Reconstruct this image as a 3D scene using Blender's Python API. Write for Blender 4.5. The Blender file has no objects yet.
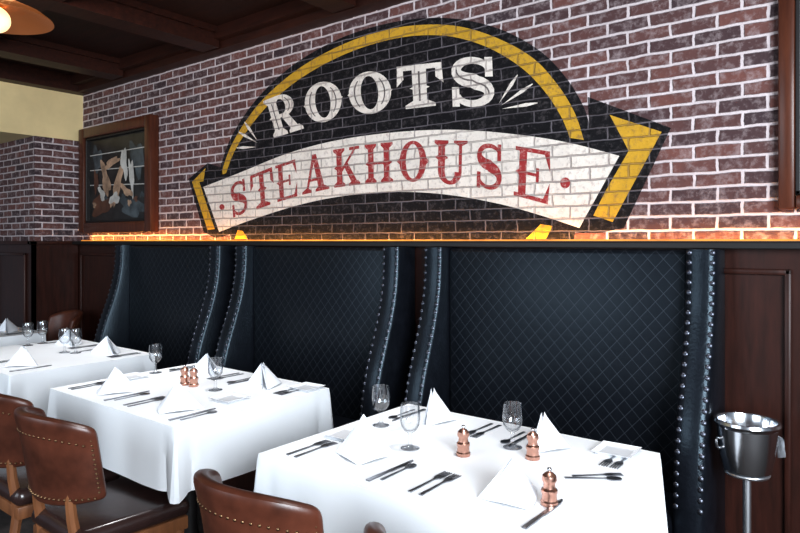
import bpy, bmesh, math, random
from mathutils import Vector, Matrix
random.seed(7)
S = bpy.context.scene
COL = S.collection
R = math.radians
PI = math.pi
# ------------------------------------------------------------------ camera numbers
F, HOR, AL, HC = 640.0, 241.0, R(38), 1.45
SA, CA = math.sin(AL), math.cos(AL)
YW = 2.80          # brick wall plane
def wall_pt(px, py, Y=YW):
    x = Y*math.tan(math.atan((px-400)/F)-AL)
    zd = -SA*x + CA*Y
    return (x, HC + (HOR-py)*zd/F)
# ------------------------------------------------------------------ materials
def new_mat(name):
    m = bpy.data.materials.new(name); m.use_nodes = True
    nt = m.node_tree
    return m, nt, nt.nodes['Principled BSDF']
def N(nt, t, **kw):
    n = nt.nodes.new(t)
    for k, v in kw.items(): setattr(n, k, v)
    return n
def math_n(nt, op, a, b=None, c=None):
    n = N(nt, 'ShaderNodeMath', operation=op)
    for i, v in enumerate((a, b, c)):
        if v is None: continue
        if isinstance(v, (int, float)): n.inputs[i].default_value = v
        else: nt.links.new(v, n.inputs[i])
    return n.outputs[0]
def mix_n(nt, fac, a, b):
    n = N(nt, 'ShaderNodeMix', data_type='RGBA')
    for sock, v in ((n.inputs['Factor'], fac), (n.inputs[6], a), (n.inputs[7], b)):
        if isinstance(v, (int, float)): sock.default_value = v
        elif isinstance(v, tuple): sock.default_value = (*v, 1) if len(v) == 3 else v
        else: nt.links.new(v, sock)
    return n.outputs[2]
def ramp(nt, v, lo, hi, a=0., b=1.):
    n = N(nt, 'ShaderNodeMapRange', clamp=True)
    nt.links.new(v, n.inputs[0])
    n.inputs[1].default_value = lo; n.inputs[2].default_value = hi
    n.inputs[3].default_value = a; n.inputs[4].default_value = b
    return n.outputs[0]
def noise(nt, scale, detail=4, vec=None, rough=.6):
    n = N(nt, 'ShaderNodeTexNoise'); n.inputs['Scale'].default_value = scale
    n.inputs['Detail'].default_value = detail; n.inputs['Roughness'].default_value = rough
    if vec is None:
        g = N(nt, 'ShaderNodeTexCoord'); vec = g.outputs['Object']
    nt.links.new(vec, n.inputs['Vector'])
    return n.outputs['Fac']
def bump(nt, bs, h, strength=.3, dist=.01):
    b = N(nt, 'ShaderNodeBump'); b.inputs['Strength'].default_value = strength
    b.inputs['Distance'].default_value = dist
    nt.links.new(h, b.inputs['Height']); nt.links.new(b.outputs[0], bs.inputs['Normal'])
def plain(name, c, rough=.5, metal=0., var=.15, nscale=8, bmp=0., c2=None, spec=.5, coat=0.):
    m, nt, bs = new_mat(name)
    n = noise(nt, nscale)
    c2 = c2 or tuple(max(0, v*(1-var)) for v in c)
    nt.links.new(mix_n(nt, ramp(nt, n, .35, .65), c, c2), bs.inputs['Base Color'])
    bs.inputs['Roughness'].default_value = rough; bs.inputs['Metallic'].default_value = metal
    bs.inputs['Specular IOR Level'].default_value = spec
    bs.inputs['Coat Weight'].default_value = coat; bs.inputs['Coat Roughness'].default_value = .2
    if bmp: bump(nt, bs, noise(nt, nscale*6, 3), bmp, .004)
    return m
def wood(name, c1, c2, rough=.35, axis=2, scale=3.):
    m, nt, bs = new_mat(name)
    g = N(nt, 'ShaderNodeNewGeometry'); mp = N(nt, 'ShaderNodeMapping')
    sc = [scale*8]*3; sc[axis] = scale
    mp.inputs['Scale'].default_value = sc
    nt.links.new(g.outputs['Position'], mp.inputs[0])
    n = noise(nt, 1.5, 6, mp.outputs[0])
    nt.links.new(mix_n(nt, ramp(nt, n, .3, .7), c1, c2), bs.inputs['Base Color'])
    bs.inputs['Roughness'].default_value = rough
    bs.inputs['Specular IOR Level'].default_value = .3
    bump(nt, bs, n, .08, .004)
    return m
def brick_nodes(nt, mort=.0076):
    g = N(nt, 'ShaderNodeNewGeometry'); s = N(nt, 'ShaderNodeSeparateXYZ')
    nt.links.new(g.outputs['Position'], s.inputs[0])
    u = math_n(nt, 'ADD', s.outputs[0], s.outputs[1])
    wob = noise(nt, 14, 4, g.outputs['Position'])
    wob2 = noise(nt, 11, 4, g.outputs['Position'])
    u = math_n(nt, 'ADD', u, math_n(nt, 'MULTIPLY', math_n(nt, 'SUBTRACT', wob, .5), .022))
    v = math_n(nt, 'ADD', s.outputs[2], math_n(nt, 'MULTIPLY', math_n(nt, 'SUBTRACT', wob2, .5), .013))
    c = N(nt, 'ShaderNodeCombineXYZ'); nt.links.new(u, c.inputs[0]); nt.links.new(v, c.inputs[1])
    b = N(nt, 'ShaderNodeTexBrick'); nt.links.new(c.outputs[0], b.inputs['Vector'])
    b.offset = .5; b.squash = 1.0
    b.inputs['Scale'].default_value = 1.0
    b.inputs['Mortar Size'].default_value = mort; b.inputs['Mortar Smooth'].default_value = .45
    b.inputs['Brick Width'].default_value = .178; b.inputs['Row Height'].default_value = .0575
    b.inputs['Bias'].default_value = 0.
    return b, g.outputs['Position']
def brick_mat():
    m, nt, bs = new_mat('old brick')
    b, pos = brick_nodes(nt)
    b.inputs['Color1'].default_value = (.165, .062, .050, 1)
    b.inputs['Color2'].default_value = (.040, .023, .029, 1)
    b.inputs['Mortar'].default_value = (.44, .37, .37, 1)
    n = noise(nt, 32, 6, pos, .7); n2 = noise(nt, 6, 4, pos); n3 = noise(nt, 2.2, 5, pos); n4 = noise(nt, 12, 5, pos)
    c = mix_n(nt, ramp(nt, n2, .42, .65, 0, .5), b.outputs['Color'], (.065, .033, .036))
    c = mix_n(nt, ramp(nt, n, .48, .73, 0, .62), c, (.39, .32, .325))
    mm = math_n(nt, 'MULTIPLY', ramp(nt, b.outputs['Fac'], .05, .75, 0, 1.), math_n(nt, 'MULTIPLY', ramp(nt, n3, .3, .6, .7, 1.), ramp(nt, n4, .35, .6, .65, 1.)))
    c = mix_n(nt, mm, c, (.62, .545, .555))
    nt.links.new(c, bs.inputs['Base Color'])
    bs.inputs['Roughness'].default_value = .8
    h = math_n(nt, 'ADD', math_n(nt, 'SUBTRACT', 1., b.outputs['Fac']), math_n(nt, 'MULTIPLY', n, .8))
    bump(nt, bs, h, .75, .010)
    return m
def paint_mat(name, col, mort, amt, wear=(.2, .2, .2), wamt=.5):
    m, nt, bs = new_mat(name)
    b, pos = brick_nodes(nt, .0050)
    n = noise(nt, 38, 6, pos, .75); n2 = noise(nt, 6, 4, pos); n3 = noise(nt, 3.1, 4, pos)
    c = mix_n(nt, ramp(nt, n2, .4, .7, 0, .35), col, tuple(v*.55 for v in col))
    c = mix_n(nt, ramp(nt, n, .51, .66, 0, wamt), c, wear)
    c = mix_n(nt, math_n(nt, 'MULTIPLY', math_n(nt, 'MULTIPLY', b.outputs['Fac'], amt), ramp(nt, n3, .35, .6, .4, 1.)), c, mort)
    nt.links.new(c, bs.inputs['Base Color']); bs.inputs['Roughness'].default_value = .6
    bs.inputs['Specular IOR Level'].default_value = .18
    h = math_n(nt, 'ADD', math_n(nt, 'SUBTRACT', 1., b.outputs['Fac']), math_n(nt, 'MULTIPLY', n, .8))
    bump(nt, bs, h, .9, .012)
    return m
def quilt_mat():
    m, nt, bs = new_mat('quilted leather')
    g = N(nt, 'ShaderNodeNewGeometry'); s = N(nt, 'ShaderNodeSeparateXYZ')
    nt.links.new(g.outputs['Position'], s.inputs[0])
    k = 1/.062
    x = math_n(nt, 'MULTIPLY', s.outputs[0], k); z = math_n(nt, 'MULTIPLY', s.outputs[2], k*.9)
    a = math_n(nt, 'PINGPONG', math_n(nt, 'ADD', x, z), .5)
    b = math_n(nt, 'PINGPONG', math_n(nt, 'SUBTRACT', x, z), .5)
    mn = math_n(nt, 'MINIMUM', a, b)
    line = ramp(nt, mn, .006, .03, 1, 0)
    nt.links.new(mix_n(nt, math_n(nt, 'MULTIPLY', line, .65), (.0045, .0054, .008), (.058, .066, .080)), bs.inputs['Base Color'])
    bs.inputs['Roughness'].default_value = .38
    bs.inputs['Specular IOR Level'].default_value = .29
    bs.inputs['Specular Tint'].default_value = (.68, .86, 1, 1)
    h = math_n(nt, 'POWER', math_n(nt, 'MULTIPLY', mn, 2.), .4)
    bump(nt, bs, h, .13, .004)
    return m
def emis(name, c, st, base=None, uneven=0):
    m, nt, bs = new_mat(name)
    n = noise(nt, 3.5 if uneven else 6)
    nt.links.new(mix_n(nt, ramp(nt, n, .3, .7), c, tuple(v*.85 for v in c)), bs.inputs['Emission Color'])
    bs.inputs['Base Color'].default_value = (*(base or c), 1)
    bs.inputs['Emission Strength'].default_value = st
    if uneven: nt.links.new(ramp(nt, n, .36, .64, st*.65, st*1.3), bs.inputs['Emission Strength'])
    return m
M = {}
M['brick'] = brick_mat()
M['p_black'] = paint_mat('black wall paint', (.0068, .0063, .0082), (.24, .215, .235), .62, (.095, .082, .086), .55)
M['p_yellow'] = paint_mat('yellow wall paint', (.60, .35, .035), (.24, .16, .08), .65, (.25, .15, .065), .75)
M['p_cream'] = paint_mat('cream wall paint', (.80, .73, .66), (.30, .25, .24), .75, (.38, .32, .30), .65)
M['p_red'] = paint_mat('red wall paint', (.34, .038, .04), (.5, .36, .34), .5, (.64, .44, .40), .75)
M['quilt'] = quilt_mat()
M['leather'] = plain('black leather', (.0075, .0088, .013), .31, 0, .4, 14, .3, spec=.36)
M['leather'].node_tree.nodes['Principled BSDF'].inputs['Specular Tint'].default_value = (.66, .86, 1, 1)
M['brown'] = plain('brown leather', (.125, .038, .021), .34, 0, .6, 5, .12, spec=.45)
M['darkseat'] = plain('dark seat leather', (.036, .018, .016), .25, 0, .4, 4, .08, spec=.55)
M['chairwood'] = wood('chair wood', (.24, .10, .042), (.13, .05, .022), .4)
M['mahog'] = wood('mahogany panelling', (.046, .0135, .009), (.020, .007, .005), .38)
M['mahog_x'] = wood('mahogany beam', (.046, .0125, .007), (.020, .006, .004), .5, 0)
M['ceil'] = wood('dark ceiling boards', (.034, .009, .0055), (.015, .005, .0035), .6, 0)
M['frame'] = wood('red brown frame wood', (.11, .034, .017), (.055, .017, .010), .3)
M['ledge'] = plain('black ledge paint', (.010, .008, .008), .5)
M['cream'] = plain('cream plaster', (.82, .66, .36), .8, 0, .12, 3)
M['carpet'] = plain('dark carpet', (.03, .022, .02), .95, 0, .6, 40, .4)
M['cloth'] = plain('white table linen', (.88, .895, .91), .85, 0, .03, 4, .06)
M['napkin'] = plain('white napkin linen', (.79, .815, .855), .9, 0, .04, 10, .08)
M['china'] = plain('white china', (.80, .81, .83), .15, 0, .02)
M['steel'] = plain('polished steel', (.74, .76, .79), .2, 1., .08, 20)
M['pole'] = plain('satin steel', (.78, .80, .83), .38, 1., .08, 20)
M['cutlery'] = plain('cutlery steel', (.34, .35, .38), .3, 1., .2, 30)
M['nail'] = plain('nailhead steel', (.14, .15, .185), .40, 1., .3, 40)
M['brass'] = plain('antique brass', (.27, .17, .095), .4, 1., .3, 40)
M['copper'] = plain('copper', (.70, .40, .31), .32, 1., .2, 20)
M['led'] = emis('warm led', (1., .38, .05), 1.15, (.004, .002, .002), uneven=1)
M['bulb'] = emis('warm bulb', (1., .76, .42), 1.1)
M['amber'] = emis('amber glass', (.46, .15, .035), .30, (.15, .05, .018))
M['print'] = plain('faded print', (.42, .33, .22), .7, 0, .5, 6)
M['inline'] = paint_mat('thin dark inline paint', (.15, .125, .12), (.2, .18, .18), .5, (.4, .34, .32), .6)
gm, nt, bs = new_mat('clear glass')
lw = N(nt, 'ShaderNodeLayerWeight'); lw.inputs['Blend'].default_value = .35
tr = N(nt, 'ShaderNodeBsdfTransparent'); tn = noise(nt, 20)
nt.links.new(mix_n(nt, ramp(nt, lw.outputs['Facing'], .25, .85, 0, 1), (.98, .985, .99), (.42, .45, .49)), tr.inputs['Color'])
gl = N(nt, 'ShaderNodeBsdfGlossy'); gl.inputs['Roughness'].default_value = .04; gl.inputs['Color'].default_value = (1, 1, 1, 1)
nt.links.new(ramp(nt, tn, .3, .7, .03, .06), gl.inputs['Roughness'])
ms = N(nt, 'ShaderNodeMixShader')
nt.links.new(ramp(nt, lw.outputs['Facing'], .3, 1., .09, .55), ms.inputs[0])
nt.links.new(tr.outputs[0], ms.inputs[1]); nt.links.new(gl.outputs[0], ms.inputs[2])
nt.links.new(ms.outputs[0], nt.nodes['Material Output'].inputs['Surface'])
nt.nodes.remove(bs)
M['glass'] = gm
# ------------------------------------------------------------------ mesh helpers
def absorb(bm, t):
    me = bpy.data.meshes.new('t'); t.to_mesh(me); t.free(); bm.from_mesh(me); bpy.data.meshes.remove(me)
def box(bm, a, b, r=0, seg=2, mat=None):
    t = bmesh.new(); bmesh.ops.create_cube(t, size=1)
    for v in t.verts:
        v.co = Vector([(a[i]+b[i])/2 + v.co[i]*(b[i]-a[i]) for i in range(3)])
    if r: bmesh.ops.bevel(t, geom=list(t.edges), offset=r, segments=seg, affect='EDGES', profile=.5)
    if mat is not None: t.transform(mat)
    absorb(bm, t)
def lathe(bm, prof, n=24, c=(0, 0, 0)):
    rings = []
    for r, z in prof:
        if r < 1e-6: rings.append([bm.verts.new((c[0], c[1], c[2]+z))])
        else: rings.append([bm.verts.new((c[0]+r*math.cos(2*PI*i/n), c[1]+r*math.sin(2*PI*i/n), c[2]+z)) for i in range(n)])
    for a, b in zip(rings, rings[1:]):
        if len(a) == 1 and len(b) == 1: continue
        for i in range(n):
            j = (i+1) % n
            if len(a) == 1: bm.faces.new((a[0], b[j], b[i]))
            elif len(b) == 1: bm.faces.new((a[i], a[j], b[0]))
            else: bm.faces.new((a[i], a[j], b[j], b[i]))
def tube(bm, pts, rad, n=10):
    pts = [Vector(p) for p in pts]
    if not isinstance(rad, (list, tuple)): rad = [rad]*len(pts)
    rings = []
    for i, p in enumerate(pts):
        d = (pts[min(i+1, len(pts)-1)]-pts[max(i-1, 0)]).normalized()
        up = Vector((0, 0, 1)) if abs(d.z) < .9 else Vector((0, 1, 0))
        a = d.cross(up).normalized(); b = d.cross(a)
        rings.append([bm.verts.new(p+(a*math.cos(2*PI*k/n)+b*math.sin(2*PI*k/n))*rad[i]) for k in range(n)])
    for a, b in zip(rings, rings[1:]):
        for k in range(n): bm.faces.new((a[k], a[(k+1) % n], b[(k+1) % n], b[k]))
    bm.faces.new(rings[0][::-1]); bm.faces.new(rings[-1])
def prism(bm, outline, z0, z1, f=None):
    f = f or (lambda x, y, z: (x, y, z))
    a = [bm.verts.new(f(x, y, z0)) for x, y in outline]; b = [bm.verts.new(f(x, y, z1)) for x, y in outline]
    bm.faces.new(a[::-1]); bm.faces.new(b); n = len(a)
    for i in range(n): bm.faces.new((a[i], a[(i+1) % n], b[(i+1) % n], b[i]))
def mk(name, bm, mats, parent=None, smooth=None, sub=0, loc=None):
    if not isinstance(mats, (list, tuple)): mats = [mats]
    bmesh.ops.recalc_face_normals(bm, faces=list(bm.faces))
    me = bpy.data.meshes.new(name); bm.to_mesh(me); bm.free()
    for m in mats: me.materials.append(M[m])
    if smooth is not None:
        me.shade_smooth(); me.set_sharp_from_angle(angle=R(smooth))
    o = bpy.data.objects.new(name, me); COL.objects.link(o)
    if parent: o.parent = parent
    if loc: o.location = loc
    if sub:
        md = o.modifiers.new('sub', 'SUBSURF'); md.levels = sub; md.render_levels = sub
    return o
def tag(o, label, cat, group=None):
    o['label'] = label; o['category'] = cat
    if group: o['group'] = group
    return o
def thing(name, label, cat, loc=(0, 0, 0), rz=0, group=None):
    o = bpy.data.objects.new(name, None); COL.objects.link(o); o.empty_display_size = .1
    o.location = loc; o.rotation_euler = (0, 0, rz)
    return tag(o, label, cat, group)
def struct(name, bm, mats, **kw):
    o = mk(name, bm, mats, **kw); o['kind'] = 'structure'; return o
def dup(o, loc=None, rz=None, label=None, parent=None):
    c = o.copy(); COL.objects.link(c)
    c.parent = parent
    if loc is not None: c.location = loc
    if rz is not None: c.rotation_euler = (0, 0, rz)
    if label: c['label'] = label
    for ch in list(o.children): dup(ch, parent=c)
    return c
B = bmesh.new
# ------------------------------------------------------------------ room
XL = -5.83
bm = B(); box(bm, (-8, -2.5, -.05), (2.5, 3, 0)); struct('floor', bm, 'carpet')
bm = B(); box(bm, (XL, YW, 0), (2.5, YW+.2, 2.9)); struct('wall_back', bm, 'brick')
bm = B(); box(bm, (-8, 2.39, 0), (XL, 3.0, 2.35)); struct('wall_left', bm, 'brick')
bm = B(); box(bm, (-8, -2.5, 2.35), (XL, 2.80, 2.90)); struct('wall_left_soffit', bm, 'cream')
bm = B(); box(bm, (-8, -2.5, 2.90), (2.5, 3, 2.95)); struct('ceiling', bm, 'ceil')
# coffer beams
bm = B()
for x in (-5.0, -3.75, -2.5, -1.25, 0.):
    box(bm, (x-.09, -2.5, 2.77), (x+.09, 2.68, 2.90)); box(bm, (x-.12, -2.5, 2.86), (x+.12, 2.68, 2.90))
for y in (1.55, .35, -.85):
    box(bm, (XL, y-.09, 2.772), (2.5, y+.09, 2.90)); box(bm, (XL, y-.12, 2.862), (2.5, y+.12, 2.90))
struct('trim_1', bm, 'mahog_x')
bm = B()
box(bm, (XL, 2.70, 2.768), (2.5, YW, 2.90)); box(bm, (XL, 2.64, 2.82), (2.5, YW, 2.90))
box(bm, (XL, -2.5, 2.764), (XL+.12, YW, 2.90))
struct('trim_2', bm, 'mahog_x')
# wainscot + ledge
bm = B()
def panel(bm, x0, x1, z0, z1, y, d=.02):
    w = .022
    box(bm, (x0, y-d, z0), (x0+w, y, z1), .006); box(bm, (x1-w, y-d, z0), (x1, y, z1), .006)
    box(bm, (x0, y-d, z0), (x1, y, z0+w), .006); box(bm, (x0, y-d, z1-w), (x1, y, z1), .006)
box(bm, (XL, 2.75, 0), (2.5, YW, 1.42))
for x0, x1 in ((-5.75, -5.05), (-.60, -.315), (-.22, .5), (.6, 1.3)):
    panel(bm, x0, x1, .28, 1.345, 2.75)
box(bm, (XL, 2.725, 0), (2.5, 2.76, .14), .008)
struct('trim_3', bm, 'mahog', smooth=30)
bm = B(); box(bm, (XL, 2.68, 1.42), (2.5, YW, 1.446), .004); box(bm, (XL, 2.715, 1.446), (2.5, 2.722, 1.450)); struct('trim_4', bm, 'ledge')
bm = B()
box(bm, (-8, 2.36, 0), (XL+.03, 2.39, 1.42)); box(bm, (XL, 2.36, 0), (XL+.03, 2.74, 1.42))
panel(bm, -6.55, -5.92, .28, 1.345, 2.36); panel(bm, -7.4, -6.65, .28, 1.345, 2.36)
box(bm, (-8, 2.33, 1.42), (XL+.05, 2.39, 1.45), .004); box(bm, (XL, 2.33, 1.42), (XL+.05, 2.69, 1.45), .004)
struct('trim_5', bm, 'mahog', smooth=30)
bm = B(); box(bm, (XL+.08, 2.745, 1.4465), (2.4, 2.760, 1.457)); tag(mk('led_strip', bm, 'led'), 'glowing warm orange light strip running along the ledge under the brick wall', 'light strip')
# ------------------------------------------------------------------ mural
mur = thing('wall_mural', 'painted steakhouse sign with arch and banner on the brick wall', 'mural', (-2.47, YW, HC))
def wv(p, lay): return Vector((p[0]+2.47, -.001-.0016*lay, p[1]-HC))
def cr(pts, n=10):
    P = [pts[0]]+list(pts)+[pts[-1]]; out = []
    for i in range(1, len(P)-2):
        for k in range(n):
            t = k/n; p0, p1, p2, p3 = P[i-1:i+3]
            out.append(tuple(.5*((2*p1[j])+(-p0[j]+p2[j])*t+(2*p0[j]-5*p1[j]+4*p2[j]-p3[j])*t*t+(-p0[j]+3*p1[j]-3*p2[j]+p3[j])*t**3) for j in (0, 1)))
    out.append(tuple(pts[-1])); return out
def flat(bm, pxs, lay, mi=0):
    f = bm.faces.new([bm.verts.new(wv(wall_pt(*p), lay)) for p in pxs]); f.material_index = mi
def strip(bm, A, Bp, lay):
    a = [bm.verts.new(wv(wall_pt(*p), lay)) for p in A]; b = [bm.verts.new(wv(wall_pt(*p), lay)) for p in Bp]
    for i in range(len(a)-1): bm.faces.new((a[i], a[i+1], b[i+1], b[i]))
outer = cr([(217, 182), (227, 147), (244, 116), (267, 88), (299, 61), (339, 39), (379, 25.5), (420, 18.5), (461, 19.5), (502, 30), (540, 51), (567, 79), (585, 110), (593, 142)])
y_out = cr([(219.5, 180), (230, 149), (247.5, 119), (270.5, 92), (303, 66), (342, 45), (382, 31), (421, 25), (459, 26.5), (497, 38), (533, 58), (558, 85), (575, 113), (584, 140)])
y_in = cr([(224.5, 179), (235, 151), (252.5, 124), (275, 99), (307, 74.5), (346, 54), (385, 41), (421, 35.5), (456, 37.5), (491, 49), (523, 69), (546, 93), (562, 118), (570, 138)])
bm = B(); flat(bm, outer+[(580, 200), (574, 239.3), (231, 239.6), (226, 215)], 0); mk('arch_field', bm, 'p_black', mur)
bm = B(); strip(bm, y_out, y_in, 1); mk('yellow_band', bm, 'p_yellow', mur)
bm = B(); flat(bm, [(526, 239), (541, 224), (553, 226), (546, 239)], 1); mk('yellow_band', bm, 'p_yellow', mur)
bm = B(); flat(bm, [(235, 239), (238, 230), (243, 231), (248, 239)], 1); mk('yellow_band', bm, 'p_yellow', mur)
def tail(black, yellow):
    b = B(); flat(b, black, 1); t = mk('banner_tail', b, 'p_black', mur)
    b = B(); flat(b, yellow, 2); mk('chevron', b, 'p_yellow', t)
tail([(588, 97), (671, 128), (624, 228), (600, 233), (574, 232), (590, 140)], [(610, 115), (662, 132), (613, 222), (592, 215), (629, 151)])
tail([(189, 179), (208, 163), (222, 168), (232, 234), (216, 238), (204, 232)], [(192.5, 182), (206, 168), (203, 187), (216, 229), (208, 230)])
bt = cr([(204, 187), (240, 173), (290, 153), (340, 140), (400, 132), (460, 130), (520, 135), (570, 143), (620, 156)], 8)
bb = cr([(220, 232), (255, 219), (300, 205), (345, 196), (400, 192), (450, 195), (500, 204), (540, 215), (580, 228)], 8)
bm = B()
strip(bm, [(x-(4 if i == 0 else 0)+(6 if i == len(bt)-1 else 0), y-5) for i, (x, y) in enumerate(bt)], [(x-(2 if i == 0 else 0)+(5 if i == len(bt)-1 else 0), y+5) for i, (x, y) in enumerate(bb)], 3)
mk('banner_outline', bm, 'p_black', mur)
bm = B(); strip(bm, bt, bb, 4); mk('banner', bm, 'p_cream', mur)
# letterforms in a unit box
def rc(x0, y0, x1, y1): return [(x0, y0), (x1, y0), (x1, y1), (x0, y1)]
def ring(cx, cy, ro, ri, a0, a1, n=20):
    q = []
    for i in range(n):
        t0 = R(a0+(a1-a0)*i/n); t1 = R(a0+(a1-a0)*(i+1)/n)
        q.append([(cx+ro[0]*math.cos(t0), cy+ro[1]*math.sin(t0)), (cx+ro[0]*math.cos(t1), cy+ro[1]*math.sin(t1)),
                  (cx+ri[0]*math.cos(t1), cy+ri[1]*math.sin(t1)), (cx+ri[0]*math.cos(t0), cy+ri[1]*math.sin(t0))])
    return q
def esse(w0=.04, w1=.08, i0=0, i1=99, serif=True):
    path = []
    for i in range(17):
        a = R(15+255*i/16); path.append((.5+.34*math.cos(a), .735+.205*math.sin(a)))
    for i in range(1, 17):
        a = R(90-255*i/16); path.append((.5+.34*math.cos(a), .27+.215*math.sin(a)))
    q = []; L = []
    n = len(path)
    for i, p in enumerate(path):
        a = path[max(0, i-1)]; b = path[min(n-1, i+1)]
        d = math.hypot(b[0]-a[0], b[1]-a[1]); nx, ny = -(b[1]-a[1])/d, (b[0]-a[0])/d
        w = w0+w1*math.exp(-((i-(n-1)/2)/7)**2)
        L.append(((p[0]+nx*w, p[1]+ny*w), (p[0]-nx*w, p[1]-ny*w)))
    L = L[i0:i1]
    for a, b in zip(L, L[1:]): q.append([a[0], b[0], b[1], a[1]])
    return q+([rc(.76, .64, .88, .99), rc(.10, .01, .22, .36), spur(.42, .58, .5, .12, .12)] if serif else [])
def spur(x0, x1, y=.5, e=.10, hh=.11): m = (x0+x1)/2; return [(x0-e, y), (m, y-hh), (x1+e, y), (m, y+hh)]
def foot(x0, x1, s0, s1, y, d):      # a flared serif: wide at the line y, narrowing to the stem over d
    return [(x0, y), (x1, y), (x1, y+d*.45), (s1, y+d), (s0, y+d), (x0, y+d*.45)]
G = {
 'O': ring(.5, .5, (.48, .5), (.25, .42), 0, 360, 32) + [[(-.08, .5), (.06, .40), (.06, .60)], [(1.08, .5), (.94, .60), (.94, .40)]],
 'T': [rc(.40, 0, .60, 1), spur(.40, .60), foot(.18, .82, .40, .60, 0, .15), rc(0, .91, 1, 1), [(-.03, .54), (.11, .68), (.11, .92), (0, .92)], [(1.03, .54), (1, .92), (.89, .92), (.89, .68)]],
 'S': esse(),
 'E': [rc(.12, 0, .33, 1), spur(.12, .30), rc(0, 0, .95, .08), rc(0, .92, .95, 1), rc(.33, .47, .66, .53), rc(.6, .36, .68, .64), [(.80, .05), (.95, .05), (.98, .40)], [(.80, .95), (.98, .60), (.95, .95)]],
 'A': [[(.14, .03), (.22, .03), (.55, 1), (.44, 1)], [(.62, .03), (.85, .03), (.57, 1), (.42, 1)], rc(.26, .29, .7, .36), foot(.0, .36, .15, .24, 0, .13), foot(.5, 1, .62, .84, 0, .13)],
 'K': [rc(.12, 0, .33, 1), spur(.12, .30), foot(0, .44, .12, .33, 0, .14), foot(0, .44, .12, .33, 1, -.14), [(.33, .38), (.33, .49), (.78, .94), (.87, .94)], [(.42, .5), (.54, .62), (.93, .05), (.70, .05)], rc(.62, .92, 1, 1), foot(.58, 1, .70, .93, 0, .12)],
 'H': [rc(.12, 0, .32, 1), rc(.68, 0, .88, 1), spur(.12, .32), spur(.68, .88), rc(.3, .47, .7, .53), foot(0, .42, .12, .32, 0, .14), foot(0, .42, .12, .32, 1, -.14), foot(.58, 1, .68, .88, 0, .14), foot(.58, 1, .68, .88, 1, -.14)],
 'U': [rc(.12, .28, .33, 1), spur(.12, .33, .6), rc(.75, .28, .84, 1), foot(0, .43, .12, .33, 1, -.14), foot(.6, 1, .75, .84, 1, -.12)] + ring(.48, .29, (.36, .3), (.15, .21), 180, 360, 14),
}
# the heavy letters of the upper word, each with a thin inline
G2 = {
 'R': ([rc(.09, 0, .39, 1), spur(.09, .35, .48, .08, .1), foot(-.02, .50, .09, .39, 0, .17), foot(-.02, .49, .09, .39, 1, -.17), rc(.36, .90, .52, 1), rc(.36, .44, .52, .53), [(.40, .52), (.66, .52), (.94, .07), (.66, .07)], foot(.57, 1.05, .68, .95, 0, .15)] + ring(.5, .715, (.455, .285), (.165, .185), -90, 90, 14),
       [rc(.222, .16, .258, .84)] + ring(.5, .715, (.325, .235), (.295, .215), -50, 50, 8)),
 'O': (ring(.5, .5, (.515, .51), (.21, .40), 0, 360, 32)+[[(-.05, .5), (.05, .41), (.05, .59)], [(1.05, .5), (.95, .59), (.95, .41)]], ring(.5, .5, (.38, .45), (.35, .43), -45, 45, 12)+ring(.5, .5, (.38, .45), (.35, .43), 135, 225, 12)),
 'T': ([rc(.34, 0, .66, 1), spur(.34, .66, .46, .07, .1), foot(.15, .85, .34, .66, 0, .17), rc(0, .88, 1, 1), [(-.03, .52), (.14, .68), (.14, .9), (0, .9)], [(1.03, .52), (1, .9), (.86, .9), (.86, .68)]],
       [rc(.48, .15, .52, .84)]),
 'S': (esse(.065, .085, serif=False)+[rc(.77, .60, .93, 1), rc(.05, 0, .21, .40)], esse(.014, .003, 10, 23, False)),
}
def letter(ch, TL, TR, BR, BL, mat, lay, heavy=False):
    q = [wall_pt(*p) for p in (TL, TR, BR, BL)]; b = B()
    def f(u, v):
        t = [q[0][j]*(1-u)+q[1][j]*u for j in (0, 1)]; s = [q[3][j]*(1-u)+q[2][j]*u for j in (0, 1)]
        return wv((s[0]*(1-v)+t[0]*v, s[1]*(1-v)+t[1]*v), lay)
    base, inl = G2[ch] if heavy else (G[ch], [])
    for k, pl in enumerate(base): b.faces.new([b.verts.new(f(*p)+Vector((0, -.00003*k, 0))) for p in pl])
    for k, pl in enumerate(inl):
        fc = b.faces.new([b.verts.new(f(*p)+Vector((0, -.0017, 0))) for p in pl]); fc.material_index = 1
    mk('letter', b, [mat, 'inline'] if heavy else mat, mur)
for ch, q in (('R', ((264, 101), (292, 90), (303, 129), (275, 138))), ('O', ((303, 87), (339, 78), (344, 117), (309, 126))),
              ('O', ((348, 75), (389, 69), (393, 111), (352, 116))), ('T', ((397, 67), (442, 62), (443, 105), (400, 110))),
              ('S', ((449, 58), (496, 57), (498, 106), (451, 107)))):
    letter(ch, *q, 'p_cream', 2, True)
def ip(pl, x):
    for a, b in zip(pl, pl[1:]):
        if a[0] <= x <= b[0]: return a[1]+(b[1]-a[1])*(x-a[0])/(b[0]-a[0])
for ch, x0, x1 in zip('STEAKHOUSE', (232, 253, 278, 303, 335, 366, 400, 435, 475, 515), (250, 275, 299, 330, 361, 394, 428, 468, 505, 551)):
    def row(x, t):
        a, b = ip(bt, x), ip(bb, x); return a+(b-a)*t
    xs = .014*((x0+x1)/2-410)
    letter(ch, (x0+xs, row(x0, .16)), (x1+xs, row(x1, .16)), (x1-xs*.3, row(x1, .83)), (x0-xs*.3, row(x0, .83)), 'p_red', 5)
for cx, cy, r in ((223, 207, 2.6), (566, 183, 5)):
    bm = B(); flat(bm, [(cx+r*math.cos(2*PI*k/16), cy+1.1*r*math.sin(2*PI*k/16)) for k in range(16)], 5); mk('dot', bm, 'p_red', mur)
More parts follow.
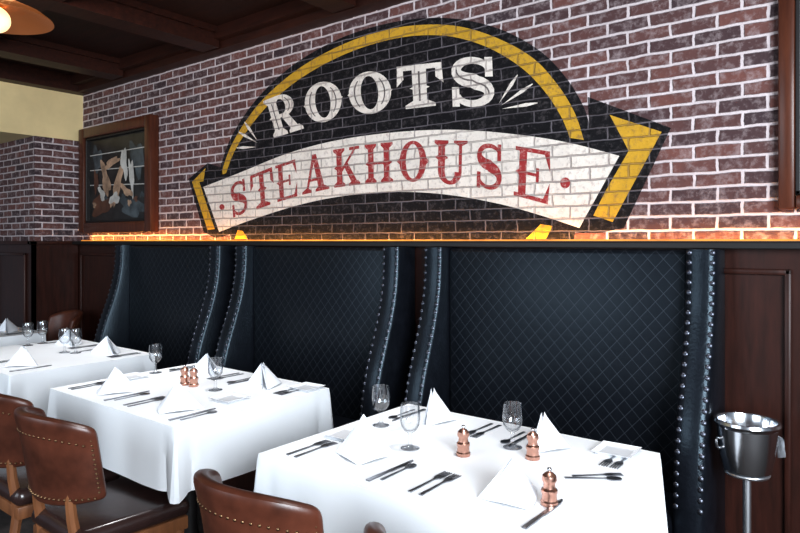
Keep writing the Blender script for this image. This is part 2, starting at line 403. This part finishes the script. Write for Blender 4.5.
for a, b, w in (((499, 104), (518, 75), 1.8), ((501, 106), (533, 84), 1.8), ((502, 109), (538, 103), 1.8), ((258, 141), (245, 122), 1.5), ((258, 143), (239, 132), 1.5), ((257, 147), (237, 148), 1.5)):
    d = math.hypot(b[0]-a[0], b[1]-a[1]); ux, uy = (b[0]-a[0])/d, (b[1]-a[1])/d; nx, ny = -uy*w, ux*w
    bm = B(); mx, my = a[0]+(b[0]-a[0])*.68, a[1]+(b[1]-a[1])*.68
    flat(bm, [a, (mx+nx, my+ny), (b[0]+nx*.3, b[1]+ny*.3), (b[0]-nx*.3, b[1]-ny*.3), (mx-nx, my-ny)], 2); mk('ray_mark', bm, 'p_cream', mur)
# ------------------------------------------------------------------ pictures
def picture(name, label, x0, x1, z0, z1, w, d, yb=YW):
    t = thing(name, label, 'picture', ((x0+x1)/2, yb, z0))
    hx = (x1-x0)/2; h = z1-z0
    b = B()
    for a, c in (((-hx, -d, 0), (-hx+w, 0, h)), ((hx-w, -d, 0), (hx, 0, h)), ((-hx+w, -d, 0), (hx-w, 0, w)), ((-hx+w, -d, h-w), (hx-w, 0, h))):
        box(b, a, c, .012)
    mk('frame', b, 'frame', t, smooth=30)
    b = B()
    i = w
    for a, c in (((-hx+i, -d*.75, i), (-hx+i+.018, 0, h-i)), ((hx-i-.018, -d*.75, i), (hx-i, 0, h-i)), ((-hx+i, -d*.75, i), (hx-i, 0, i+.018)), ((-hx+i, -d*.75, h-i-.018), (hx-i, 0, h-i))):
        box(b, a, c, .004)
    mk('inner_frame', b, 'ledge', t)
    return t, hx, h
M['c_dark'] = plain('dark oil paint', (.030, .028, .026), .35, 0, .8, 5, .1)
M['c_flesh'] = plain('pale oil paint', (.55, .36, .24), .4, 0, .6, 9, .1)
M['c_white'] = plain('white oil paint', (.62, .6, .56), .4, 0, .4, 8, .1)
M['c_blue'] = plain('grey blue oil paint', (.09, .11, .12), .4, 0, .7, 9, .1)
M['c_brown'] = plain('brown oil paint', (.14, .06, .035), .4, 0, .5, 6, .1)
t, hx, h = picture('framed_painting', 'dark oil painting with pale patches in a deep mahogany frame left of the sign', -5.755, -4.588, 1.52, 2.44, .09, .08)
b = B()
def patch(pts, mi, lay):
    f = b.faces.new([b.verts.new((-hx+.1+p[0]*(2*hx-.2), -.03-.0012*lay, .1+p[1]*(h-.2))) for p in pts]); f.material_index = mi
def blob(cx, cy, rx, ry, rot, mi, lay):
    pts = []
    for k in range(22):
        a = 2*PI*k/22; q = 1+.22*math.sin(3*a+cx*9)+.16*math.sin(5*a+cy*7)
        x, y = rx*q*math.cos(a), ry*q*math.sin(a)
        pts.append((min(.98, max(.02, cx+x*math.cos(rot)-y*math.sin(rot))), min(.98, max(.02, cy+x*math.sin(rot)+y*math.cos(rot)))))
    patch(pts, mi, lay)
patch(rc(0, 0, 1, 1), 0, 0)
blob(.25, .2, .2, .12, .2, 4, 1); blob(.75, .15, .22, .1, -.2, 3, 1); blob(.82, .7, .10, .2, .3, 3, 1); blob(.15, .75, .08, .16, .1, 3, 1)
for k in range(9): blob(.1+.1*k, .2+.04*(k % 3), .03, .035, k, (1, 4, 3)[k % 3], 1.3+.02*k)
blob(.30, .50, .06, .22, .25, 1, 2); blob(.52, .44, .055, .25, -.3, 1, 2.1); blob(.40, .68, .15, .045, .4, 1, 3)
blob(.62, .66, .05, .18, .15, 2, 3); blob(.46, .26, .09, .06, .2, 2, 4); blob(.74, .50, .04, .2, .1, 2, 4); blob(.13, .48, .04, .13, 0, 4, 2); blob(.66, .34, .12, .04, -.6, 1, 5); blob(.24, .33, .04, .1, .5, 2, 5)
for z, rr in ((.80, .0), (.62, .03), (.44, .05)): patch([(.02, z), (.98, z-rr), (.98, z-rr+.011), (.02, z+.011)], 2, 1.6)
mk('canvas', b, ['c_dark', 'c_flesh', 'c_white', 'c_blue', 'c_brown'], t)
t, hx, h = picture('framed_print', 'tall framed print in red brown wood at the right edge of the brick wall', -.361, .45, 1.566, 2.62, .055, .045)
b = B(); box(b, (-hx+.05, -.02, .05), (hx-.05, -.012, h-.05)); mk('print', b, 'print', t)
# ------------------------------------------------------------------ booths
prof = cr([(1.418, 2.605), (1.30, 2.602), (1.18, 2.588), (1.05, 2.555), (.92, 2.51), (.80, 2.468), (.68, 2.438), (.55, 2.42), (.40, 2.415), (.2, 2.415), (.0, 2.415)], 4)   # (z, y)
BW, WT = 1.125, .110
def booth():
    t = thing('booth', '', 'booth', (0, 2.6, 0))
    b = B(); box(b, (-BW/2, .06, .42), (BW/2, .135, 1.415), .02, 3); mk('back_panel', b, 'quilt', t, smooth=40)
    b = B(); box(b, (-BW/2, -.33, .34), (BW/2, .07, .46), .04, 4); mk('seat_cushion', b, 'leather', t, smooth=40)
    b = B(); box(b, (-BW/2, -.30, .0), (BW/2, .10, .34)); mk('seat_base', b, 'mahog', t)
    nb = B(); lathe(nb, [(0, .005), (.005, .0045), (.0092, .0025), (.0112, 0)], 10); nb.transform(Matrix.Rotation(PI/2, 4, 'X'))
    nm = None
    for s in (-1, 1):
        x0, x1 = (BW/2, BW/2+WT) if s > 0 else (-BW/2-WT, -BW/2)
        b = B()
        rows = []
        m = 9
        for z, y in prof:
            r = []
            for k in range(m):
                u = k/(m-1); e = abs(u*2-1)
                r.append(b.verts.new((x0+(x1-x0)*u, y-2.6-.012*(1-e**2)+(.010*max(0, e-.8)/.2), z)))
            r.insert(0, b.verts.new((x0, .145, z))); r.append(b.verts.new((x1, .145, z))); rows.append(r)
        for a, c in zip(rows, rows[1:]):
            for k in range(len(a)-1): b.faces.new((a[k], a[k+1], c[k+1], c[k]))
            b.faces.new((a[-1], a[0], c[0], c[-1]))
        b.faces.new(rows[0]); b.faces.new(rows[-1][::-1])
        w = mk('wing', b, 'leather', t, smooth=50)
        for e in (0, 1):
            xx = x0+.015 if e == 0 else x1-.015
            for k in range(25):
                z = .50+.905*k/24
                for (za, ya), (zb, yb) in zip(prof, prof[1:]):
                    if zb <= z <= za:
                        f = (z-zb)/(za-zb); y = yb+(ya-yb)*f; sl = math.atan2(ya-yb, za-zb); break
                if nm is None:
                    o = mk('nailhead', nb, 'nail', w, smooth=60); nm = o.data
                else:
                    o = bpy.data.objects.new('nailhead', nm); COL.objects.link(o); o.parent = w
                o.location = (xx, y-2.6-.005, z); o.rotation_euler = (-sl, 0, 0)
    return t
b1 = booth()
bl = ['nearest black quilted leather wingback booth beside the ice bucket', 'middle black quilted wingback booth behind the second table', 'farthest black quilted wingback booth, closest to the framed painting']
for i, cx in enumerate((-1.21, -2.715, -4.225)):
    o = b1 if i == 0 else dup(b1)
    o.location = (cx, 2.6, 0); o['label'] = bl[i]; o['group'] = 'high backed booths along the brick wall'
# ------------------------------------------------------------------ tables and cloths
TX = (-1.14, -2.65, -4.15, -5.66); TY = 1.775; HX, HY = .515, .405
ZT = .753
TN = ('nearest table', 'second table from the camera', 'third table from the camera', 'farthest table in the corner')
def table(label):
    t = thing('dining_table', label, 'table', (0, 0, 0), 0, 'restaurant tables')
    b = B(); box(b, (-HX, -HY, .715), (HX, HY, .745), .006); mk('tabletop', b, 'mahog', t)
    b = B(); lathe(b, [(0, .03), (.05, .03), (.045, .06), (.035, .1), (.035, .66), (.07, .70), (.16, .715), (0, .715)], 20); mk('pedestal', b, 'ledge', t, smooth=40)
    b = B(); box(b, (-.30, -.035, 0), (.30, .035, .03), .008); box(b, (-.035, -.28, .001), (.035, .28, .031), .008); mk('base', b, 'ledge', t)
    return t
def cloth(seed):
    rn = random.Random(seed); b = B(); drop = .255; hx, hy = HX+.004, HY+.004; rr = .003
    P = []
    for ci, (sx, sy) in enumerate(((1, 1), (-1, 1), (-1, -1), (1, -1))):
        for k in range(3):
            a = PI/2*ci+PI/2*k/2
            P.append((sx*(hx-rr)+rr*math.cos(a), sy*(hy-rr)+rr*math.sin(a), math.cos(a), math.sin(a), 1.))
        nx, ny = math.cos(PI/2*(ci+1)), math.sin(PI/2*(ci+1))
        q = ((-1, 1), (-1, -1), (1, -1), (1, 1))[ci]
        ax, ay = sx*(hx-rr)+rr*nx, sy*(hy-rr)+rr*ny; bx, by = q[0]*(hx-rr)+rr*nx, q[1]*(hy-rr)+rr*ny
        L = math.hypot(bx-ax, by-ay); n = 48
        for k in range(1, n):
            u = k/n; dist = min(u, 1-u)*L
            c = max(0, 1-dist/.05)-.8*math.exp(-((dist-.065)/.018)**2)
            P.append((ax+(bx-ax)*u, ay+(by-ay)*u, nx, ny, c))
    ph = [rn.uniform(0, 6.28) for _ in range(4)]
    rows = []
    m = 12
    for j in range(m+1):
        t = j/m; row = []
        for i, (x, y, nx, ny, c) in enumerate(P):
            s = i/len(P)*2*PI
            wv_ = .003*math.sin(6*s+ph[0])+.002*math.sin(13*s+ph[1])
            off = (.008+wv_)*t + .016*c*t + (.0015 if j else 0)
            z = ZT-(0 if j == 0 else .002)-drop*t*(1+.08*max(0, c))
            row.append(b.verts.new((x+nx*off, y+ny*off, z)))
        rows.append(row)
    n = len(P)
    b.faces.new(rows[0])
    for a, c in zip(rows, rows[1:]):
        for i in range(n): b.faces.new((a[i], a[(i+1) % n], c[(i+1) % n], c[i]))
    return b
t0 = table('square pedestal dining table under the cloth of the nearest table')
for i, tx in enumerate(TX):
    o = t0 if i == 0 else dup(t0)
    o.location = (tx, TY, 0)
    o['label'] = 'dark pedestal dining table hidden under the white cloth, '+TN[i]
    c = mk('tablecloth', cloth(i+3), 'cloth', smooth=24); c.location = (tx, TY, 0)
    tag(c, 'white linen cloth draped over the '+TN[i], 'tablecloth', 'white tablecloths')
# ------------------------------------------------------------------ table things
def fork_bm():
    b = B(); o = [(-.006, 0), (.006, 0), (.0045, .05), (.0028, .105), (.004, .118), (.011, .132), (.0125, .145), (.0125, .19), (.0105, .19), (.0095, .15), (.005, .15), (.0045, .19), (.0025, .19), (.002, .15), (-.002, .15), (-.0025, .19), (-.0045, .19), (-.005, .15), (-.0095, .15), (-.0105, .19), (-.0125, .19), (-.0125, .145), (-.011, .132), (-.004, .118), (-.0028, .105), (-.0045, .05)]
    prism(b, [(x*1.0, y-.1) for x, y in o], 0, .0025, lambda x, y, z: (x, y, z+.0005+.05*max(0, y+.02)*max(0, .085-y)*8))
    return b
def knife_bm():
    b = B(); o = [(-.008, 0), (.008, 0), (.0075, .05), (.006, .095), (.0085, .10), (.0095, .15), (.008, .19), (.002, .215), (-.004, .218), (-.006, .20), (-.0065, .10), (-.006, .095), (-.0075, .05)]
    prism(b, [(x*.85, y-.11) for x, y in o], .0005, .004)
    return b
def spoon_bm():
    b = B(); o = [(-.005, -.08), (.005, -.08), (.004, -.03), (.0025, .03), (.004, .04)]
    bowl = [(.0155*math.cos(a), .062+.023*math.sin(a)) for a in [R(-60+300*k/18) for k in range(19)]]
    o = o+bowl+[(-.004, .04), (-.0025, .03), (-.004, -.03)]
    prism(b, o, .0005, .003); return b
proto = {}
def item(key, maker, mat, name, label, cat, group, loc, rz, sc=None, smooth=40):
    if key not in proto:
        o = mk(name, maker(), mat, smooth=smooth); proto[key] = o
    else: o = dup(proto[key])
    o.location = loc; o.rotation_euler = (0, 0, rz); o.scale = sc or (1, 1, 1); tag(o, label, cat)
    if group: o['group'] = group
    elif 'group' in o: del o['group']
    return o
def napkin_bm():
    b = B(); w, d, h = .105, .085, .112
    def sheet(L, Fp, Rr, A, bulge):
        n = 8; t = B()
        for P, Q in ((L, Fp), (Fp, Rr)):
            g = []
            for i in range(n+1):
                row = []
                for j in range(n+1-i):
                    u, v = j/n, i/n
                    p = Vector(P)*(1-u-v)+Vector(Q)*u+Vector(A)*v
                    nn = (Vector(Q)-Vector(P)).cross(Vector(A)-Vector(P)).normalized()
                    p += nn*bulge*4*(1-u-v)*u*(1-v)
                    p.z = max(p.z, .0005)
                    row.append(t.verts.new(p))
                g.append(row)
            for i in range(n):
                for j in range(n-i):
                    t.faces.new((g[i][j], g[i][j+1], g[i+1][j]))
                    if j < n-i-1: t.faces.new((g[i][j+1], g[i+1][j+1], g[i+1][j]))
        bmesh.ops.remove_doubles(t, verts=list(t.verts), dist=.0004)
        for _ in range(1): bmesh.ops.smooth_vert(t, verts=[v for v in t.verts if not v.is_boundary], factor=.5, use_axis_x=True, use_axis_y=True, use_axis_z=True)
        absorb(b, t)
    sheet((-w, .035, 0), (0, -d, 0), (w, .035, 0), (0, .02, h), .012)
    sheet((-w*1.15, .052, 0), (0, -d*.7, .003), (w*1.15, .052, 0), (0, .034, h*.95), .008)
    sheet((w*.98, .066, 0), (0, .005, 0), (-w*.98, .066, 0), (0, .030, h*.985), .012)
    return b
def goblet_bm():
    b = B()
    o = [(0, 0), (.031, 0), (.032, .002), (.014, .006), (.007, .013), (.006, .045), (.008, .052), (.022, .062), (.032, .08), (.0345, .10), (.033, .13), (.031, .15), (.0298, .15), (.0318, .13), (.033, .10), (.0305, .081), (.02, .0645), (0, .056)]
    lathe(b, o, 28); return b
def mill(loc, label):
    if 'mill' not in proto:
        t = thing('pepper_mill', label, 'mill', loc, 0, 'copper mills on the tables')
        k = .88; q = .9
        b = B(); lathe(b, [(r*q, z*k) for r, z in [(0, 0), (.024, 0), (.0255, .003), (.0255, .012), (.022, .016), (.0215, .034), (.024, .038), (.024, .046), (.018, .052), (.0165, .064), (.019, .07), (0, .07)]], 24); mk('body', b, 'copper', t, smooth=35)
        b = B(); lathe(b, [(r*q, z*k) for r, z in [(0, .0705), (.020, .0705), (.022, .076), (.020, .088), (.012, .096), (.005, .099), (0, .099)]], 24); mk('cap', b, 'copper', t, smooth=35)
        b = B(); lathe(b, [(r, z*k) for r, z in [(0, .098), (.004, .099), (.0065, .105), (.005, .111), (0, .113)]], 14); mk('knob', b, 'steel', t, smooth=60)
        proto['mill'] = t
    else: t = dup(proto['mill'])
    t.location = loc; t['label'] = label; return t
def plate_bm():
    b = B()
    def sq(h, z): return [(-h, -h, z), (h, -h, z), (h, h, z), (-h, h, z)]
    t = bmesh.new(); rows = []
    for hh, z in ((.045, .0), (.062, .010), (.065, .012), (.0625, .0125), (.046, .004)):
        rows.append([t.verts.new(p) for p in sq(hh, z)])
    t.faces.new(rows[0]); t.faces.new(rows[-1])
    for a, c in zip(rows, rows[1:]):
        for i in range(4): t.faces.new((a[i], a[(i+1) % 4], c[(i+1) % 4], c[i]))
    absorb(b, t); return b
PL = (('chair-side left place', -.25, -.275, 0), ('chair-side right place', .25, -.275, 0), ('booth-side left place', -.25, .275, PI), ('booth-side right place', .25, .275, PI))
# napkin offset (x, y), turn and scale at some places
NP = {(0, 0): (.02, .045, .55, (.82, .82, 1.22)), (0, 1): (.065, .05, 1.0, (.78, .85, .95)), (0, 2): (.04, -.01, -1.0, (.85, .85, 1.12)), (0, 3): (.06, .02, -1.25, (.85, .85, 1.02)),
      (1, 3): (.02, 0, -.3, (.95, .95, 1.0)), (1, 2): (-.02, 0, .2, (.9, .9, .95)), (1, 0): (.03, .01, .3, (.95, .95, 1)), (1, 1): (.03, .01, .3, (.95, .95, 1.0))}
show = {(i, j) for i in (0, 1) for j in range(4)} | {(2, 1), (2, 2), (2, 3), (3, 3), (3, 2)}
SH = ('nearest table', 'second table', 'third table', 'farthest table')
for i, tx in enumerate(TX):
    for j, (pn, dx, dy, rz) in enumerate(PL):
        if (i, j) not in show: continue
        x, y = tx+dx+(.01 if i == 0 else 0), TY+dy
        c, s = math.cos(rz), math.sin(rz)
        def at(lx, ly): return (x+lx*c-ly*s, y+lx*s+ly*c, ZT+.0005)
        ox, oy, rr_, sc = NP.get((i, j), (0, .01, random.uniform(-.35, .35), (.95, .95, .95)))
        item('napkin', napkin_bm, 'napkin', 'folded_napkin', 'white napkin folded into a pyramid at %s of the %s' % (pn, SH[i]), 'napkin', 'folded napkins', at(ox, oy), rz+rr_, sc, 180)
        if (i, j) == (3, 2): continue
        item('fork', fork_bm, 'cutlery', 'table_fork', 'outer steel fork at %s of the %s' % (pn, SH[i]), 'fork', 'table forks', at(-.19, .015), rz+random.uniform(-.02, .02))
        item('fork', fork_bm, 'cutlery', 'table_fork', 'inner steel fork at %s of the %s' % (pn, SH[i]), 'fork', 'table forks', at(-.155, .015), rz+random.uniform(-.02, .02))
        item('knife', knife_bm, 'cutlery', 'table_knife', 'steel knife at %s of the %s' % (pn, SH[i]), 'knife', 'table knives', at(.165, .015), rz+random.uniform(-.02, .02))
        if i < 2 and (i, j) != (0, 1):
            item('spoon', spoon_bm, 'cutlery', 'teaspoon', 'steel teaspoon beside the knife at %s of the %s' % (pn, SH[i]), 'spoon', 'teaspoons', at(.198 if (i, j) != (0, 0) else .19, .015), rz+random.uniform(-.02, .02))
TXI = (-1.13,)+TX[1:]
item('spoon', spoon_bm, 'cutlery', 'teaspoon', 'thin dark spoon lying sideways at the right edge of the nearest table', 'spoon', None, (TXI[0]+.42, TY+.05, ZT+.0005), R(-55))
item('fork', fork_bm, 'cutlery', 'table_fork', 'small thin fork lying sideways beside the spoon at the right edge, nearest table', 'fork', None, (TXI[0]+.425, TY+.085, ZT+.0005), R(-48), (.8, .8, 1))
for (i, dx, dy, lb) in ((0, .395, .325, 'small square white bread plate at the right back corner of the nearest table'), (0, -.43, -.09, 'small square white bread plate at the left end of the nearest table'),
                        (1, .44, .335, 'small square white bread plate at the right back corner of second table'), (1, -.43, -.05, 'small square white bread plate at the left end of second table'), (1, .33, -.02, 'small square white bread plate right of centre on the second table')):
    item('plate', plate_bm, 'china', 'bread_plate', lb, 'plate', 'bread plates', (TXI[i]+dx, TY+dy, ZT+.0005), .05, None, 20)
for i, dx, dy, lb in ((0, -.415, .085, 'clear stemmed glass at the left end of the nearest table'), (0, -.167, -.06, 'clear stemmed glass just left of the middle mill on nearest table'),
                      (0, .10, .16, 'clear stemmed glass between two copper mills on the nearest table'), (1, .13, .05, 'clear stemmed glass right of the copper mills on the second table'),
                      (1, -.45, .095, 'clear stemmed glass at the left end of the second table'), (2, .04, .085, 'clear stemmed glass left of a close pair, middle of third table'), (2, .11, .12, 'clear stemmed glass right of a close pair, middle of third table'),
                      (2, -.45, .16, 'clear stemmed glass nearer the wall at far end of third table'), (2, -.43, .06, 'clear stemmed glass nearer the room at far end of third table')):
    item('glass', goblet_bm, 'glass', 'water_goblet', lb, 'glass', 'stemmed glasses', (TXI[i]+dx, TY+dy, ZT+.0005), 0)
for i, dx, dy, lb in ((0, .012, -.01, 'copper mill in the middle of the nearest table'), (0, .204, .10, 'copper mill beside the booth-side napkin on nearest table'), (0, .40, -.2, 'copper mill at the right front edge of the nearest table'),
                      (1, -.08, .025, 'left copper mill of the pair on the second table'), (1, -.02, .035, 'right copper mill of the pair on the second table')):
    mill((TXI[i]+dx, TY+dy, ZT+.0005), lb)
# ------------------------------------------------------------------ chairs
def chair():
    t = thing('dining_chair', '', 'chair', (0, 0, 0), 0, 'brown leather dining chairs')
    W = .222
    b = B(); box(b, (-W, -.20, .395), (W, .225, .462), .032, 5)
    for v in b.verts:
        k = 1-.16*max(0, -v.co.y)/.2; v.co.x *= k
        if v.co.z > .45: v.co.z += .012*math.cos(v.co.x/W*1.5)*math.cos(v.co.y/.22*1.4)
    mk('seat', b, 'darkseat', t, smooth=50)
    b = B(); box(b, (-W+.012, -.19, .345), (W-.012, .214, .396), .006)
    for v in b.verts: v.co.x *= 1-.16*max(0, -v.co.y)/.2
    mk('seat_frame', b, 'chairwood', t, smooth=30)
    for s in (-1, 1):
        b = B(); tube(b, [(s*(W-.03), .18, 0), (s*(W-.032), .182, .2), (s*(W-.034), .182, .35)], [.014, .019, .023], 8); mk('leg', b, 'chairwood', t, smooth=40)
    Rr, yc = .218, .0
    def sh(phi, z, r):
        lean = (z-.45)*.16
        return Vector((r*math.sin(phi), yc-r*math.cos(phi)-lean, z))
    for s in (-1, 1):
        b = B(); p = sh(s*R(36), .60, Rr)
        tube(b, [(s*.155, -.27, 0), (s*.142, -.20, .2), (s*.135, -.17, .38), (s*.132, p.y+.01, .5), (p.x, p.y, .62)], [.014, .018, .022, .019, .016], 8); mk('leg', b, 'chairwood', t, smooth=40)
    b = B(); nphi, nz = 14, 6; T_ = .034; PH = 68
    def ztop(p): return .868-.055*(abs(p)/R(PH))**2.4
    def zbot(p): return .555-.02*math.cos(p*1.5)
    So, Si = [], []
    for i in range(nphi+1):
        p = R(-PH)+R(2*PH)*i/nphi
        ro, ri = [], []
        for j in range(nz+1):
            f = j/nz; z = zbot(p)+(ztop(p)-zbot(p))*f
            roll = .014 if j == nz else (.006 if j == nz-1 else 0)
            pad = .008*math.sin(PI*f)*math.cos(p)
            ro.append(b.verts.new(sh(p, z, Rr+T_/2+roll+pad*.3))); ri.append(b.verts.new(sh(p, z, Rr-T_/2-pad)))
        So.append(ro); Si.append(ri)
    for i in range(nphi):
        for j in range(nz):
            b.faces.new((So[i][j], So[i+1][j], So[i+1][j+1], So[i][j+1])); b.faces.new((Si[i][j], Si[i][j+1], Si[i+1][j+1], Si[i+1][j]))
        b.faces.new((So[i][0], Si[i][0], Si[i+1][0], So[i+1][0])); b.faces.new((So[i][nz], So[i+1][nz], Si[i+1][nz], Si[i][nz]))
    for i in (0, nphi):
        for j in range(nz): b.faces.new((So[i][j], So[i][j+1], Si[i][j+1], Si[i][j]))
    bk = mk('backrest', b, 'brown', t, smooth=60, sub=2)
    nm = None
    pts = []
    for s in (-1, 1):
        for k in range(13): pts.append((s*R(PH-6), .59+.20*k/12, .001))
    for k in range(25): pts.append((R(-PH+10)+R(2*PH-20)*k/24, .570, .001))
    for k in range(23): pts.append((R(-PH+12)+R(2*PH-24)*k/22, None, .003))
    for p, z, ex in pts:
        if z is None: z = ztop(p)-.075
        q = sh(p, z, Rr+T_/2+ex)
        if nm is None:
            nb = B(); lathe(nb, [(0, .004), (.003, .0034), (.0048, 0), (.0048, -.004)], 8); nb.transform(Matrix.Rotation(PI/2, 4, 'X'))
            o = mk('nailhead', nb, 'brass', bk, smooth=60); nm = o.data
        else:
            o = bpy.data.objects.new('nailhead', nm); COL.objects.link(o); o.parent = bk
        o.location = q; o.rotation_euler = (0, 0, p)
    return t
ch0 = chair()
for i, (x, y, rz, lb) in enumerate(((-1.30, 1.235, .0, 'brown leather barrel-back chair in the foreground at the nearest table'), (-.73, 1.26, 0, 'brown leather chair just peeking in at the bottom edge, nearest table'),
                      (-2.365, 1.225, 0, 'brown leather chair with visible dark seat at the second table'), (-2.92, 1.25, 0, 'brown leather chair cut by the left edge at the second table'),
                      (-5.52, 2.32, PI, 'brown leather chair behind the farthest table near the brick corner'))):
    o = ch0 if i == 0 else dup(ch0)
    o.location = (x, y, 0); o.rotation_euler = (0, 0, rz); o['label'] = lb
# ------------------------------------------------------------------ ice bucket on stand
bx, by = -.42, 2.50
ZB = .650; KB = .178/.192
st = thing('bucket_stand', 'chrome pole stand holding the ice bucket beside the nearest booth', 'stand', (bx, by, 0))
b = B(); lathe(b, [(0, 0), (.105, 0), (.105, .008), (.05, .02), (.016, .035), (0, .035)], 28); mk('base', b, 'pole', st, smooth=35)
b = B(); tube(b, [(0, 0, .03), (0, 0, ZB-.015)], .0135, 14); mk('pole', b, 'pole', st, smooth=40)
b = B(); lathe(b, [(0, ZB-.017), (.05, ZB-.015), (.070, ZB-.011), (.073, ZB-.005), (.071, ZB-.001), (0, ZB-.001)], 28); mk('tray', b, 'pole', st, smooth=40)
bk = thing('ice_bucket', 'shiny steel ice bucket with knob handles beside the nearest booth', 'bucket', (bx, by, ZB))
b = B(); lathe(b, [(r, z*KB) for r, z in [(0, .0), (.066, .0), (.075, .006), (.086, .06), (.092, .12), (.095, .165), (.101, .171), (.106, .182), (.103, .192), (.095, .192), (.092, .184), (.089, .12), (.082, .06), (.066, .012), (0, .01)]], 40); mk('body', b, 'steel', bk, smooth=35)
for a in (R(38), R(218)):
    b = B(); d = (math.cos(a), math.sin(a))
    def q(r, z): return (d[0]*r, d[1]*r, z*KB)
    tube(b, [q(.090, .122), q(.103, .125), q(.107, .116), q(.106, .094), q(.1, .086), q(.086, .090)], .005, 8); mk('handle', b, 'steel', bk, smooth=60)
# small white cloth hanging over the right handle
b = B(); d = Vector((math.cos(R(38)), math.sin(R(38)), 0)); e_ = Vector((-d.y, d.x, 0))
rows = []
for k, (r, z) in enumerate([(.103, .1225), (.110, .1215), (.1145, .115), (.1165, .10), (.118, .08), (.1195, .06), (.1205, .045)]):
    w2 = .022+.004*(k > 4)
    rows.append([b.verts.new(d*(r+.002*math.sin(u*5+k*.4)*(k > 2))+e_*(w2*u)+Vector((0, 0, z-(.010*u if k > 4 else 0)))) for u in (-1, -.5, 0, .5, 1)])
for a, c in zip(rows, rows[1:]):
    for k in range(4): b.faces.new((a[k], a[k+1], c[k+1], c[k]))
o = mk('service_cloth', b, 'napkin', smooth=180); o.location = (bx, by, ZB)
tag(o, 'small white cloth hung over the right side of the steel ice bucket', 'cloth')
# ------------------------------------------------------------------ pendant
pz = 2.475
LX, LY = -3.23, 1.16
pt = thing('pendant_lamp', 'amber dish pendant lamp with a pale globe hanging at the upper left corner', 'lamp', (LX, LY, pz))
b = B(); lathe(b, [(.03, .06), (.12, .05), (.19, .02), (.23, -.01), (.232, -.016), (.22, -.012), (.18, .008), (.11, .038), (.03, .045)], 40); mk('shade', b, 'amber', pt, smooth=50)
b = B(); lathe(b, [(.058*math.sin(PI*k/14), -.022-.058*math.cos(PI*k/14)) for k in range(15)], 24); mk('globe', b, 'bulb', pt, smooth=180)
b = B(); tube(b, [(0, 0, .05), (0, 0, 2.9-pz-.02)], .008, 10); mk('rod', b, 'brass', pt, smooth=40)
b = B(); lathe(b, [(0, 2.9-pz), (.06, 2.9-pz), (.055, 2.9-pz-.025), (0, 2.9-pz-.03)], 24); mk('canopy', b, 'brass', pt, smooth=40)
# ------------------------------------------------------------------ lights, world, camera
def area(name, loc, target, sx, sy, e, c):
    l = bpy.data.lights.new(name, 'AREA'); l.shape = 'RECTANGLE'; l.size = sx; l.size_y = sy; l.energy = e; l.color = c
    o = bpy.data.objects.new(name, l); COL.objects.link(o); o.location = loc
    o.rotation_euler = (Vector(target)-Vector(loc)).to_track_quat('-Z', 'Y').to_euler(); return o
area('window_daylight', (2.2, -.9, 2.0), (-1.8, 2.0, .8), 2.0, 1.7, 335, (.86, .93, 1.))
area('street_daylight', (-3.2, -2.3, 1.9), (-3.2, 2.5, 1.0), 3.2, 1.8, 80, (.80, .90, 1.))
for tx, e in zip(TX[:3], (64, 90, 94)):
    l = bpy.data.lights.new('downlight', 'SPOT'); l.energy = e; l.spot_size = R(64); l.spot_blend = .7; l.color = (.97, .98, 1.); l.shadow_soft_size = .08
    o = bpy.data.objects.new('downlight', l); COL.objects.link(o); o.location = (tx+.35, 1.85, 2.74)
# warm light tape on the ledge: short lengths of uneven brightness, close to the wall
x = XL+.15; k = 0
while x < 1.5:
    w_ = .42
    e = (.95, .62, .88, .55, 1.0, .70)[k % 6]*(1.4 if x < -4 else 1.)*(.75 if x > -1.2 else 1.)
    o = area('ledge_tape', (x+w_/2, 2.762, 1.452), (x+w_/2, 2.80, 1.482), w_, .010, e, (1., .44, .10))
    x += w_; k += 1
l = bpy.data.lights.new('pendant_glow', 'POINT'); l.energy = 10; l.color = (1., .5, .22); l.shadow_soft_size = .06
o = bpy.data.objects.new('pendant_glow', l); COL.objects.link(o); o.location = (LX, LY, pz+.16)
w = bpy.data.worlds.new('World'); S.world = w; w.use_nodes = True
bg = w.node_tree.nodes['Background']; bg.inputs[0].default_value = (.66, .77, .95, 1); bg.inputs[1].default_value = .2
S.view_settings.view_transform = 'Standard'
S.view_settings.exposure = .34
S.view_settings.gamma = .89
cd = bpy.data.cameras.new('Camera'); co = bpy.data.objects.new('Camera', cd); COL.objects.link(co)
cd.sensor_width = 36; cd.lens = F/800*36; cd.shift_y = -(266.5-HOR)/800
co.location = (0, 0, HC); co.rotation_euler = (PI/2, 0, AL); cd.clip_start = .05
S.camera = co
